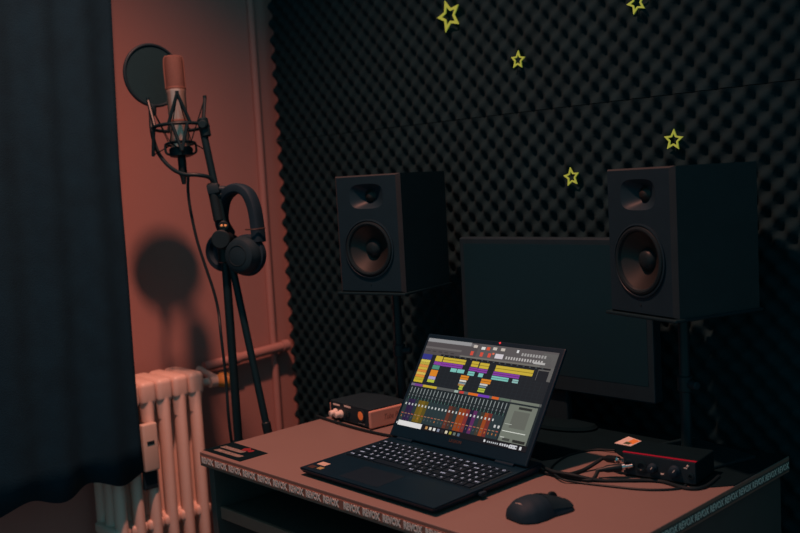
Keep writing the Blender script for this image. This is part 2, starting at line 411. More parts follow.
# keyboard
bm = B(); box(bm, -lw / 2 + 0.012, lw / 2 - 0.012, -0.0545, 0.0545, 0, 0.0005, mx=DK(0, 0.158)); kb = obj('keyboard', bm, m_black, lp)
KP = 0.0178
rows = [
    [('esc', .9)] + [('F%d' % i, .9) for i in range(1, 13)] + [('ins', .9), ('del', 1.0)] + [('||', .9), ('<<', .9), ('>>', .9), ('O', .9)],
    [('`', .9)] + [(c, 1) for c in '1234567890-='] + [('bksp', 1.9)] + [(c, .95) for c in ('num', '/', '*', '-')],
    [('tab', 1.4)] + [(c, 1) for c in 'QWERTYUIOP[]'] + [('\\', 1.4)] + [(c, .95) for c in '789+'],
    [('caps', 1.7)] + [(c, 1) for c in "ASDFGHJKL;'"] + [('enter', 2.1)] + [(c, .95) for c in '456'] + [('-', .95)],
    [('shift', 2.2)] + [(c, 1) for c in 'ZXCVBNM,./'] + [('shift', 2.6)] + [(c, .95) for c in '123'] + [('ent', .95)],
    [('ctrl', 1.3), ('fn', 1), ('win', 1), ('alt', 1.1), ('', 5.0), ('alt', 1.1), ('ctrl', 1.3), ('<', 1), ('^', 1), ('>', 1)] + [('0', 1.9), ('.', .95), ('', .95)],
]
kx0 = -lw / 2 + 0.0165; kwid = lw - 0.033
for ri, row in enumerate(rows):
    tot = sum(w_ for _, w_ in row); yy = 0.158 + 0.0545 - 0.009 - ri * 0.0182; x = kx0
    nn = len(row)
    for ci, (s, w_) in enumerate(row):
        wd = w_ * kwid / tot
        t = bmesh.new(); bmesh.ops.create_cube(t, size=1)
        for v in t.verts:
            i_ = 0.0014 if v.co.z > 0 else 0.0006
            v.co = V((v.co.x * 2 * (wd / 2 - 0.0008 - i_ * 0.6), v.co.y * 2 * (0.0082 - i_ * 0.6), 0.0022 if v.co.z > 0 else 0.0))
        bm = B(); merge(bm, t, None, 0)
        if s:
            big = len(s) == 1
            text(bm, s.upper() if len(s) > 1 else s, 0.0078 if big else 0.0048, T((-0.001 if big else 0, 0.001, 0.0024)), 1, bold=0.0001, ext=0.0001)
        k = obj('key', bm, [m_key, m_legend], kb)
        k.matrix_basis = DK(x + wd / 2, yy, 0.0007)
        x += wd
# lid
LIDA = math.radians(34.0); LH = 0.239
HG = V((-0.003, 0.236, 0.0215))
LM = T(HG) @ RX(-LIDA)      # local: x right, y into depth (lid thickness), z up along the lid
bm = B(); box(bm, -lw / 2 + 0.001, lw / 2 - 0.001, 0.0, 0.007, 0.004, LH, 0.0025, 2, mx=LM); lid = obj('lid', bm, m_laptop, lp)
for x in (-lw / 2 + 0.05, lw / 2 - 0.05):
    bm = B(); cyl(bm, LM @ V((x - 0.022, 0.004, 0.0)), LM @ V((x + 0.022, 0.004, 0.0)), 0.0065, 14); obj('hinge', bm, m_laptop, lp, True)
SW0, SW1 = -lw / 2 + 0.0085, lw / 2 - 0.0115
SZ1 = LH - 0.0105; SZ0 = SZ1 - 0.1995
bm = B(); text(bm, 'LEGION', 0.0085, LM @ T((0.0, -0.0002, 0.0205)) @ RX(PI / 2), bold=0.0002, sx=1.1); obj('maker_lettering', bm, m_dimgrey, lid, label='dull bronze lettering below the screen')
bm = B(); lathe(bm, [(0.0021, 0), (0.0021, 0.0006)], 12, LM @ T((0.022, -0.0003, LH - 0.0040)) @ RX(PI / 2)); obj('camera_light', bm, m_led, lid, label='tiny red camera light')
bm = B(); lathe(bm, [(0.0016, 0), (0.0016, 0.0006)], 12, LM @ T((0.004, -0.0003, LH - 0.0040)) @ RX(PI / 2)); obj('camera_lens', bm, m_glass, lid)

# display: coloured cells of the music editor
Q = []
def R_(u0, v0, u1, v1, c, l=1): Q.append((u0, v0, u1, v1, c, l))
YL, PU, CY, ORG, LG, LV = (214, 186, 62), (142, 66, 170), (130, 205, 195), (232, 142, 40), (190, 205, 70), (180, 170, 215)
R_(0, 0, 1, 1, (26, 36, 42), 0)
R_(0, 0, 1, .185, (84, 80, 82)); R_(0, 0, .36, .04, (158, 158, 160), 2); R_(0, .095, .30, .118, (110, 106, 106), 2); R_(.42, .0, 1, .16, (94, 91, 92), 2); R_(.36, .01, .40, .04, (120, 118, 120), 2)
R_(.90, .02, 1, .30, (104, 104, 102), 2); R_(.90, .20, .975, .31, (26, 36, 42), 3)
for u in (.40, .55, .61): R_(u - .018, .02, u + .012, .05, (210, 200, 190), 3)
for u in (.375, .45, .51): R_(u, .09, u + .022, .135, (224, 84, 66), 3)
R_(.485, .025, .51, .06, (226, 90, 60), 3); R_(.54, .08, .555, .10, (230, 120, 90), 3); R_(.445, .03, .475, .06, (235, 232, 228), 3)
R_(.565, .085, .625, .135, (222, 216, 222), 3)
for k in range(14): R_(.645 + k * .0195, .10, .656 + k * .0195, .13, (196, 192, 190), 3)
for k in range(9): R_(.75 + k * .02, .045, .763 + k * .02, .075, (170, 168, 166), 3)
R_(.71, .02, .725, .05, (235, 235, 235), 3); R_(.85, .118, .93, .14, (190, 188, 186), 3)
for k in range(5): R_(.02 + k * .05, .14, .05 + k * .05, .15, (60, 58, 60), 3)
R_(.30, .15, .90, .168, (120, 118, 112), 3); R_(.15, .168, .98, .188, (20, 28, 34), 4)
for k in range(18): R_(.17 + k * .044, .172, .182 + k * .044, .184, (70, 80, 84), 5)
# pattern list
R_(.003, .185, .082, .245, (52, 58, 140), 2)
cs = [(222, 206, 90), (200, 180, 70), (228, 150, 70), (214, 184, 70), (226, 140, 60), (224, 196, 90), (232, 150, 60), (200, 176, 50), (214, 190, 50)]
for k, c in enumerate(cs): R_(.005, .25 + k * .029, .082, .277 + k * .029, c, 2)
for v0, v1, c in ((.19, .25, YL), (.255, .29, PU), (.295, .34, (80, 150, 130)), (.35, .42, ORG), (.423, .455, LV), (.458, .49, LG)): R_(.09, v0, .150, v1, c, 2)
# grid
for k in range(23): R_(.16 + k * .036, .19, .1615 + k * .036, .52, (38, 50, 56), 1)
for k in range(9): R_(.155, .215 + k * .036, .985, .217 + k * .036, (34, 46, 52), 1)
def clip(u0, u1, v0, v1, c):
    R_(u0, v0, u1, v1, c, 3); R_(u0, (v0 + v1) / 2 - .003, u1, (v0 + v1) / 2 + .003, tuple(int(x * .6) for x in c), 4)
clip(.157, .345, .195, .248, YL); clip(.150, .335, .252, .295, PU); R_(.247, .302, .297, .342, CY, 3); R_(.303, .302, .36, .342, CY, 3)
clip(.395, .452, .195, .255, YL); clip(.390, .455, .262, .30, PU); clip(.392, .445, .308, .352, CY)
clip(.462, .535, .20, .26, YL); clip(.457, .535, .265, .305, PU); R_(.478, .312, .515, .352, CY, 3)
clip(.348, .412, .36, .405, ORG); R_(.35, .41, .405, .43, (230, 226, 214), 3); R_(.35, .437, .405, .455, (130, 150, 160), 3); clip(.365, .395, .475, .515, LG); clip(.35, .40, .455, .474, (214, 160, 90))
clip(.515, .59, .365, .412, ORG); R_(.515, .416, .575, .434, (224, 220, 210), 3); R_(.515, .44, .57, .456, (130, 150, 160), 3); clip(.515, .568, .465, .505, LG)
clip(.588, .868, .205, .268, YL); clip(.583, .782, .272, .312, PU); clip(.583, .712, .318, .358, CY); clip(.742, .785, .322, .36, (150, 200, 195))
# mixer
R_(0, .525, 1, .94, (30, 44, 48), 1); R_(0, .525, 1, .553, (90, 94, 94), 2)
for u0, u1, c in ((0, .03, (120, 110, 130)), (.03, .095, (124, 66, 150)), (.10, .215, (210, 180, 50)), (.36, .39, (170, 190, 180)), (.40, .435, (210, 62, 56)), (.47, .545, (232, 112, 34)), (.545, .63, (118, 60, 190)), (.65, .70, (230, 104, 36)), (.71, .78, (100, 120, 104)), (.79, .985, (120, 128, 116))):
    R_(u0, .527, u1, .552, c, 3)
N = 28
tcol = {1: (44, 30, 66), 2: (48, 34, 74), 4: (112, 92, 26), 5: (124, 100, 28), 6: (96, 84, 30), 13: (104, 52, 40), 14: (70, 50, 44), 16: (150, 70, 28), 17: (156, 66, 30), 18: (130, 50, 50), 19: (28, 28, 54), 20: (96, 44, 96), 22: (66, 60, 50), 23: (160, 74, 34), 24: (120, 50, 44)}
for k in range(N):
    u = .004 + k * .0278
    R_(u, .555, u + .0265, .70, (24, 38, 42), 2)
    R_(u, .70, u + .0265, .938, tcol.get(k, (40, 58, 62)), 2)
    R_(u + .011, .57, u + .0165, .635, (150, 160, 160), 3); R_(u + .010, .645, u + .017, .668, (120, 128, 130), 3)
    R_(u + .012, .675, u + .016, .70, (90, 130, 120), 3)
    if k < 26: R_(u + .009, .745, u + .0185, .768, (214, 218, 216), 4)
    else: R_(u + .007, .80, u + .020, .828, (214, 216, 214), 4)
    R_(u + .004, .858, u + .022, .866, (170, 130, 100) if k % 3 else (200, 90, 70), 4)
    R_(u + .010, .885, u + .016, .905, (196, 120, 60) if k > 23 or k % 5 == 0 else (84, 92, 92), 4)
R_(.792, .57, .985, .94, (120, 127, 116), 3); R_(.86, .585, .95, .61, (44, 50, 48), 4); R_(.835, .63, .945, .80, (104, 108, 100), 4)
R_(.80, .835, .96, .842, (232, 236, 226), 5); R_(.80, .765, .85, .77, (190, 196, 186), 5); R_(.80, .895, .83, .905, (196, 200, 190), 5); R_(.89, .905, .975, .932, (40, 44, 42), 5)
R_(.82, .905, .87, .93, (70, 74, 70), 5)
# task bar
R_(0, .94, 1, 1, (20, 24, 30), 6); R_(.012, .945, .212, .998, (238, 236, 234), 7); R_(.0, .965, .008, .985, (220, 224, 228), 7)
for k, c in enumerate(((200, 150, 90), (236, 232, 220), (240, 240, 236), (140, 150, 170), (40, 44, 48), (232, 220, 190), (170, 160, 60), (110, 120, 110), (90, 110, 130))):
    u = .245 + k * .032; R_(u, .955, u + .018, .985, c, 7)
R_(.70, .96, .712, .982, (236, 238, 240), 7)
for k in range(6): R_(.725 + k * .014, .966, .734 + k * .014, .982, (190, 194, 198), 7)
for k in range(7): R_(.815 + k * .016, .962, .826 + k * .016, .984, (214, 216, 220), 7)
R_(.885, .955, .935, .968, (214, 216, 220), 7); R_(.88, .978, .935, .99, (214, 216, 220), 7); R_(.952, .957, .966, .988, (230, 232, 234), 7)
bm = B(); lay = bm.loops.layers.float_color.new('screen_cells')
for u0, v0, u1, v1, c, l in Q:
    if 0.188 <= v0 < 0.524 and u0 >= 0.085 and l >= 3 or (0.185 < v0 < 0.5 and 0.085 < u0 < 0.095):
        u0 += 0.03 * (1 - u0); u1 += 0.03 * (1 - u1)
    vs = [bm.verts.new(LM @ V((SW0 + (SW1 - SW0) * u, -0.0003 - l * 0.00004, SZ1 - (SZ1 - SZ0) * v))) for u, v in ((u0, v1), (u1, v1), (u1, v0), (u0, v0))]
    f = bm.faces.new(vs); cc = lin(c)
    for lo in f.loops: lo[lay] = (*cc, 1)
md_ = bpy.data.materials.new('music editor display'); md_.use_nodes = True; nt = md_.node_tree
pb_ = nt.nodes['Principled BSDF']; pb_.inputs['Base Color'].default_value = (0.004, 0.005, 0.006, 1); pb_.inputs['Roughness'].default_value = 0.5; pb_.inputs['Specular IOR Level'].default_value = 0.12
at = nt.nodes.new('ShaderNodeAttribute'); at.attribute_name = 'screen_cells'
nt.links.new(at.outputs['Color'], pb_.inputs['Emission Color']); pb_.inputs['Emission Strength'].default_value = 0.80
obj('display', bm, md_, lid, label='lit display with coloured music tracks and a mixer')
# receiver plugged in the right side
ur = thing('usb_receiver', 'tiny black receiver plugged into the right side of the laptop', 'usb receiver', (LX1 - 0.0003, LY0 + 0.112, DZ + 0.010))
bm = B(); box(bm, 0.0, 0.008, -0.008, 0.008, -0.0035, 0.0035, 0.002); obj('cap', bm, m_blacksoft, ur)
bm = B(); box(bm, -0.006, 0.0, -0.006, 0.006, -0.0022, 0.0022); obj('plug', bm, m_chrome, ur)

# ------------------------------------------------------------------ mouse
a = onz(512, 514.5, DZ + 0.012); b = onz(563, 500, DZ + 0.010)
mdir = (b - a); mc = (a + b) / 2
ms = thing('computer_mouse', 'black gaming mouse on the desk right of the laptop', 'mouse', (mc.x, mc.y, DZ), math.atan2(mdir.y, mdir.x) - PI / 2)
ML = 0.108
def mhalf(t):   # half width along the length, 0 = palm end, 1 = button end
    pts = [(0, 0.016), (0.06, 0.026), (0.2, 0.034), (0.4, 0.034), (0.6, 0.0305), (0.8, 0.032), (0.95, 0.031), (1, 0.027)]
    for (t0, w0), (t1, w1) in zip(pts, pts[1:]):
        if t <= t1: return w0 + (w1 - w0) * (t - t0) / (t1 - t0)
    return pts[-1][1]
def mtop(t):
    pts = [(0, 0.012), (0.08, 0.024), (0.25, 0.031), (0.42, 0.0325), (0.65, 0.028), (0.85, 0.020), (1, 0.013)]
    for (t0, w0), (t1, w1) in zip(pts, pts[1:]):
        if t <= t1: return w0 + (w1 - w0) * (t - t0) / (t1 - t0)
    return pts[-1][1]
def mshell(bm, t0, t1, x0, x1, lift=0.0, nt_=28, nx_=20):
    g = []
    for i in range(nt_ + 1):
        t = t0 + (t1 - t0) * i / nt_; w = mhalf(t); hgt = mtop(t); row = []
        for k in range(nx_ + 1):
            s = x0 + (x1 - x0) * k / nx_
            z = 0.002 + (hgt + lift - 0.002) * max(0.0, 1 - abs(s) ** 2.6) ** 0.55
            row.append(bm.verts.new((s * w, -ML / 2 + t * ML, z)))
        g.append(row)
    for i in range(nt_):
        for k in range(nx_): bm.faces.new((g[i][k], g[i][k + 1], g[i + 1][k + 1], g[i + 1][k]))
    return g
bm = B(); g = mshell(bm, 0, 1, -1, 1)
for gr in (g[0], g[-1]): bm.faces.new(gr)
bm.faces.new([r[0] for r in g] + [r[-1] for r in reversed(g)])
mb = obj('shell', bm, m_blacksoft, ms, True)
for s in (-1, 1):
    bm = B(); mshell(bm, 0.56, 1.01, 0.10 * s, 0.93 * s, 0.0012, 12, 8); obj('button', bm, m_black, ms, True)
bm = B(); lathe(bm, [(0.009, -0.003), (0.011, -0.002), (0.011, 0.002), (0.009, 0.003)], 20, T((0, 0.030, 0.0190)) @ RY(PI / 2)); obj('scroll_wheel', bm, m_rubber, ms, True)
bm = B(); tube(bm, [(-0.010, -0.0405, 0.0240), (-0.003, -0.0398, 0.0258), (0.004, -0.0390, 0.0258), (0.011, -0.0382, 0.0245)], 0.0009, 6, 4); obj('logo_script', bm, m_greyprint, ms, label='small grey script on the palm end')

# ------------------------------------------------------------------ speakers and their stands
SWD, SHT, SDP = 0.179, 0.266, 0.200
def rect_hole(bm, x0, x1, z0, z1, hole, y, n):
    cx_, cz_ = hole((0))[2:]
    inn = []; out = []
    for i in range(n):
        a = 2 * PI * i / n
        hx, hz = hole(a)[:2]; inn.append(bm.verts.new((hx, y, hz)))
        c, s = math.cos(a), math.sin(a)
        tx = ((x1 - cx_) / c if c > 1e-9 else ((x0 - cx_) / c if c < -1e-9 else 1e9)); tz = ((z1 - cz_) / s if s > 1e-9 else ((z0 - cz_) / s if s < -1e-9 else 1e9))
        t = min(tx, tz); out.append(bm.verts.new((cx_ + c * t, y, cz_ + s * t)))
    for i in range(n):
        j = (i + 1) % n; bm.faces.new((out[i], out[j], inn[j], inn[i]))
    # fill the corners
    for ccx, ccz in ((x0, z0), (x1, z0), (x1, z1), (x0, z1)):
        a = math.atan2(ccz - cz_, ccx - cx_) % (2 * PI); k = int(a / (2 * PI) * n)
        if abs(a - 2 * PI * k / n) < 1e-6: continue
        cv = bm.verts.new((ccx, y, ccz)); bm.faces.new((out[k], cv, out[(k + 1) % n]))
    return inn
def speaker(loc, rotz, label):
    t = thing('studio_monitor_speaker', label, 'speaker', loc, rotz, 'black studio speakers')
    w, h, d = SWD / 2, SHT, SDP / 2; ch = 0.008
    bm = B()   # cabinet open at the front with chamfered front edges
    ou = [(-w, 0), (w, 0), (w, h), (-w, h)]; fi = [(-w + ch, ch * .4), (w - ch, ch * .4), (w - ch, h - ch * .4), (-w + ch, h - ch * .4)]
    rb = [bm.verts.new((x, d, z)) for x, z in ou]; rf = [bm.verts.new((x, -d + ch, z)) for x, z in ou]; rc = [bm.verts.new((x, -d, z)) for x, z in fi]
    bm.faces.new(rb)
    for A_, B_ in ((rb, rf), (rf, rc)):
        for i in range(4): bm.faces.new((A_[i], A_[(i + 1) % 4], B_[(i + 1) % 4], B_[i]))
    obj('cabinet', bm, m_cab, t)
    wz, wr = 0.099, 0.067; tz = h - 0.048
    zs = 0.178
    def whole(a): return (wr * math.cos(a), wz + wr * math.sin(a), 0, wz)
    def thole(a):
        c, s = math.cos(a), math.sin(a); e = 2 / 3.4
        return (0.046 * math.copysign(abs(c) ** e, c), tz + 0.028 * math.copysign(abs(s) ** e, s), 0, tz)
    bm = B()
    rect_hole(bm, -w + ch, w - ch, ch * .4, zs, whole, -d, 48)
    inn = rect_hole(bm, -w + ch, w - ch, zs, h - ch * .4, thole, -d, 48)
    obj('baffle', bm, m_baffle, t)
    bm = B(); rings = []
    for q_, dy in ((1.0, 0.0), (0.93, 0.0015), (0.75, 0.006), (0.5, 0.013), (0.3, 0.018)):
        ring = []
        for i in range(48):
            a = 2 * PI * i / 48; hx, hz, _, _ = thole(a); rr = 0.0145
            k = (1 - q_) / 0.7
            ring.append(bm.verts.new((hx * (1 - k) + rr * math.cos(a) * k, -d + dy, (hz - tz) * (1 - k) + rr * math.sin(a) * k + tz)))
        rings.append(ring)
    for A_, B_ in zip(rings, rings[1:]):
        for i in range(48): bm.faces.new((A_[i], A_[(i + 1) % 48], B_[(i + 1) % 48], B_[i]))
    wg = obj('waveguide', bm, m_baffle, t, True)
    F = lambda z: T((0, -d, z)) @ RX(PI / 2)      # local z of the lathe points out of the front
    bm = B(); lathe(bm, [(0.0155, -0.019), (0.013, -0.017), (0.010, -0.0125), (0.005, -0.0098), (0, -0.009)], 24, F(tz), cap=False); obj('tweeter', bm, m_cone, wg, True)
    bm = B(); lathe(bm, [(0.0670, -0.002), (0.0675, 0.0028), (0.0645, 0.0035), (0.0625, 0.0005)], 48, F(wz), cap=False); wf = obj('woofer_ring', bm, m_baffle, t, True)
    bm = B(); lathe(bm, [(0.0630, 0.000), (0.0610, 0.0042), (0.0575, 0.0055), (0.0540, 0.0042), (0.0520, -0.001)], 48, F(wz), cap=False); obj('surround', bm, m_rubber, wf, True)
    bm = B(); lathe(bm, [(0.0525, -0.001), (0.042, -0.008), (0.030, -0.0150), (0.020, -0.0205), (0.017, -0.022)], 48, F(wz), cap=False); obj('cone', bm, m_cone, wf, True)
    bm = B(); lathe(bm, [(0.0215, -0.0205), (0.0195, -0.015), (0.014, -0.0105), (0.007, -0.0083), (0, -0.0078)], 32, F(wz), cap=False); obj('dust_cap', bm, m_rubber, wf, True)
    bm = B(); lathe(bm, [(0.0022, 0), (0.0022, 0.0008)], 10, F(0.018)); obj('power_light', bm, m_rubber, t)
    return t
def stand(loc, rotz, top, label, bw, bf):
    t = thing('speaker_stand', label, 'speaker stand', (loc[0], loc[1], DZ), rotz, 'black desk speaker stands')
    hh = top - DZ
    bm = B(); box(bm, -bw, bw, -bf, 0.09, 0, 0.008, 0.003); obj('base_plate', bm, m_steel, t)
    bm = B(); cyl(bm, (0, 0, 0.008), (0, 0, hh - 0.006), 0.0105, 18); cyl(bm, (0, 0, hh * .45), (0, 0, hh * .45 + 0.03), 0.0145, 18, 0, 0.002); obj('pole', bm, m_steel, t, True)
    bm = B(); cyl(bm, (0.012, 0, hh * .45 + 0.015), (0.032, 0, hh * .45 + 0.015), 0.008, 12, 0, 0.002); obj('height_knob', bm, m_black, t, True)
    bm = B(); box(bm, -0.094, 0.094, -0.106, 0.106, hh - 0.006, hh, 0.002); obj('top_plate', bm, m_steel, t)
def place(frb, th, z, lab, slab, bw, bf):     # frb = front right bottom corner of the speaker on the photo
    W_ = V((math.cos(th), math.sin(th), 0)); D_ = V((-math.sin(th), math.cos(th), 0))
    c = frb - W_ * (SWD / 2) + D_ * (SDP / 2)
    speaker((c.x, c.y, z), th, lab); stand((c.x, c.y), th, z, slab, bw, bf)
place(V((-1.500, 1.436, 0)), math.radians(13), 1.053, 'black studio speaker on the left stand, behind the laptop lid', 'left black desk stand under the speaker, behind the copper sided preamp', 0.05, 0.013)
place(V((-0.843, 1.454, 0)), math.radians(-17), 1.034, 'black studio speaker on the right stand, nearest the camera', 'right black desk stand under the speaker, behind the red rimmed interface', 0.085, 0.035)

# ------------------------------------------------------------------ computer monitor
mn = thing('computer_monitor', 'switched off black computer monitor behind the laptop, between the speakers', 'monitor', (-1.245, 1.62, DZ))
MW, MZ0, MZ1 = 0.254, 0.080, 0.412
bm = B(); box(bm, -MW, MW, 0.0, 0.030, MZ0, MZ1, 0.004); box(bm, -0.14, 0.14, 0.028, 0.048, MZ0 + 0.07, MZ1 - 0.08, 0.006); obj('housing', bm, m_black, mn)
bm = B(); box(bm, -MW + 0.014, MW - 0.014, -0.0005, 0.001, MZ0 + 0.035, MZ1 - 0.014); obj('screen', bm, m_glass, mn)
bm = B(); box(bm, -0.03, 0.03, 0.012, 0.032, 0.008, MZ0 + 0.12, 0.004); obj('neck', bm, m_black, mn)
bm = B(); lathe(bm, [(0.09, 0), (0.092, 0.004), (0.086, 0.010), (0.03, 0.013)], 40, T((0, 0.010, 0.0015)), 0, 1.1, 0.60); obj('foot', bm, m_dullblack, mn, True)

# ------------------------------------------------------------------ tube preamp at the left of the desk
fa = onz(330.3, 418.6); fb = onz(372.0, 430.6)
pw = (fb - fa).length; ang = math.atan2((fb - fa).y, (fb - fa).x)
pr = thing('tube_preamp', 'small black tube preamp with copper side panel and two pale knobs', 'preamp', ((fa.x + fb.x) / 2, (fa.y + fb.y) / 2, DZ), ang)
PH, PD = 0.046, 0.118
bm = B(); box(bm, -pw / 2 + 0.004, pw / 2 - 0.006, 0.004, PD - 0.004, 0.004, PH + 0.0005, 0.002); 
for x in (-pw / 2 + 0.02, pw / 2 - 0.02):
    for y in (0.02, PD - 0.02): lathe(bm, [(0.007, 0), (0.007, 0.005)], 12, T((x, y, 0)))
obj('case', bm, m_black, pr)
bm = B(); box(bm, -pw / 2 + 0.005, pw / 2 - 0.005, 0.0, 0.005, 0.0045, PH, 0.001); obj('front_panel', bm, m_black, pr)
for s in (-1, 1):
    bm = B(); x = s * (pw / 2 - 0.004)
    box(bm, x - 0.004, x + 0.004, (-0.003 if s > 0 else 0.0), PD, 0.003, PH - (0.003 if s > 0 else 0.006), 0.003, 2)
    sp = obj('side_panel', bm, m_copper, pr, label='copper coloured side panel')
    if s > 0:
        bm = B(); text(bm, 'Tube Preamp', 0.017, T((pw / 2 + 0.0001, PD * 0.60, PH * .52)) @ RZ(PI / 2) @ RX(PI / 2), shear=0.35, sx=0.8); obj('script', bm, m_edge, sp)
for x in (-pw * .34, -pw * .21):
    bm = B(); lathe(bm, [(0.0095, 0), (0.0095, 0.003), (0.0075, 0.005), (0.0068, 0.017), (0.0055, 0.018)], 20, T((x, 0, PH * .42)) @ RX(PI / 2)); kn = obj('knob', bm, m_white, pr, True)
    bm = B(); box(bm, -0.0007, 0.0007, 0.001, 0.0062, 0.0178, 0.0186, mx=T((x, 0, PH * .42)) @ RX(PI / 2) @ RZ(0.6)); obj('pointer', bm, m_black, kn)
bm = B()
for x0, x1, z in ((-.40, -.24, .84), (-.13, .03, .88)): box(bm, pw * x0, pw * x1, -0.0005, 0.001, PH * z - 0.0022, PH * z + 0.0018)
obj('panel_print', bm, m_white, pr)
for x in (-pw * .085, -0.005):
    bm = B(); box(bm, x - 0.004, x + 0.004, -0.003, 0.001, PH * .36, PH * .62, 0.001); obj('switch', bm, m_steel, pr)
bm = B(); lathe(bm, [(0.0150, -0.001), (0.0150, 0.0022), (0.0108, 0.0024)], 28, T((pw * .27, 0, PH * .60)) @ RX(PI / 2)); vm_ = obj('meter', bm, m_black, pr, True)
bm = B(); lathe(bm, [(0.0108, 0.0020), (0.009, 0.0028), (0, 0.0030)], 28, T((pw * .27, 0, PH * .60)) @ RX(PI / 2)); obj('meter_face', bm, m_vu, vm_, label='glowing amber meter face')
bm = B(); box(bm, pw * .20, pw * .34, -0.0005, 0.001, PH * .17, PH * .22); obj('meter_print', bm, m_greyprint, pr)
# lead running past the preamp
bm = B(); tube(bm, [onz(x, y) + V((0, 0, 0.0035)) for x, y in ((317, 417.5), (326, 420.5), (345, 426.5), (366, 432.2), (388, 437), (398, 437.5))], 0.0034, 8, 6)
tag(obj('cable', bm, m_cable, smooth=True), 'black lead on the desk running in front of the preamp to the laptop', 'cable')

# ------------------------------------------------------------------ audio interface at the right
fa = onz(623.5, 475.6); fb = onz(697, 487.4)
iw = (fb - fa).length; ang = math.atan2((fb - fa).y, (fb - fa).x)
IM = T(((fa.x + fb.x) / 2, (fa.y + fb.y) / 2, DZ)) @ RZ(ang)
ai = thing('audio_interface', 'small black audio interface with a red rim, on the desk below the right speaker', 'audio interface', ((fa.x + fb.x) / 2, (fa.y + fb.y) / 2, DZ), ang)
IH, IDP = 0.045, 0.085
bm = B(); box(bm, -iw / 2, iw / 2, 0.0, IDP, 0.003, IH - 0.0012, 0.003, 3)
for x in (-iw / 2 + 0.014, iw / 2 - 0.014):
    for y in (0.014, IDP - 0.014): lathe(bm, [(0.006, 0.0016), (0.006, 0.004)], 12, T((x, y, 0)))
obj('case', bm, m_dullblack, ai)
bm = B(); box(bm, -iw / 2, iw / 2, -0.001, 0.005, IH - 0.0018, IH - 0.0002, 0.0006)
obj('front_rim', bm, m_red, ai, label='red metal rim along the top of the front')
bm = B(); box(bm, -iw / 2 + 0.0015, iw / 2 - 0.0015, -0.002, 0.004, 0.0045, IH - 0.0022, 0.0008); fp = obj('front_panel', bm, m_black, ai)
IF = lambda x, z: T((x, -0.002, z)) @ RX(PI / 2)
for x, r, nm in ((-0.010, 0.0088, 'gain_knob'), (0.030, 0.0105, 'monitor_knob')):
    bm = B(); lathe(bm, [(r, 0), (r, 0.004), (r * .82, 0.006), (r * .76, 0.013), (r * .6, 0.014)], 24, IF(x, IH * .52)); kn = obj(nm, bm, m_blacksoft, ai, True)
    bm = B(); box(bm, -0.0006, 0.0006, r * .2, r * .75, 0.0138, 0.0146, mx=IF(x, IH * .52) @ RZ(-0.7)); obj('pointer', bm, m_white, kn)
for x in (-0.055, -0.032):
    bm = B(); lathe(bm, [(0.0105, 0), (0.0105, 0.0015), (0.0065, 0.002), (0.0045, -0.001), (0, -0.001)], 24, IF(x, IH * .5)); obj('input_socket', bm, m_steel, ai, True)
bm = B(); lathe(bm, [(0.0058, 0), (0.0058, 0.002), (0.0032, 0.0024), (0.003, -0.001), (0, -0.001)], 18, IF(0.058, IH * .42)); obj('headphone_socket', bm, m_steel, ai, True)
bm = B(); lathe(bm, [(0.002, 0), (0.002, 0.0012), (0, 0.0016)], 12, IF(0.053, IH * .80)); obj('indicator', bm, m_white, ai, label='small pale indicator')
bm = B(); box(bm, 0.004, 0.010, -0.0025, -0.001, IH * .30, IH * .36); box(bm, 0.046, 0.052, -0.0025, -0.001, IH * .68, IH * .72); obj('panel_print', bm, m_white, ai)

# card on the interface
q = [onz(px, py, DZ + IH + 0.0008) for px, py in ((614.5, 443.2), (631, 446.2), (641.5, 441.2), (628.5, 436.6))]
cc = sum(q, V((0, 0, 0))) / 4
cd = thing('paper_card', 'small white and orange card lying on top of the audio interface', 'card', (cc.x, cc.y, DZ + IH))
bm = B(); prism(bm, [(v.x - cc.x, v.y - cc.y) for v in q], 0.0002, 0.0012); obj('sheet', bm, m_white, cd)
def cardq(a0, a1, b0, b1):
    o_ = []
    for s, t_ in ((a0, b0), (a1, b0), (a1, b1), (a0, b1)):
        p = (q[0].lerp(q[1], s)).lerp(q[3].lerp(q[2], s), t_); o_.append((p.x - cc.x, p.y - cc.y))
    return o_
bm = B(); prism(bm, cardq(0.48, 0.93, 0.30, 0.92), 0.0012, 0.0014); obj('orange_print', bm, m_orange, cd, label='orange printed area')
bm = B(); prism(bm, cardq(0.42, 0.78, 0.12, 0.42), 0.0014, 0.0016); obj('green_print', bm, m_green, cd, label='dark green printed area')

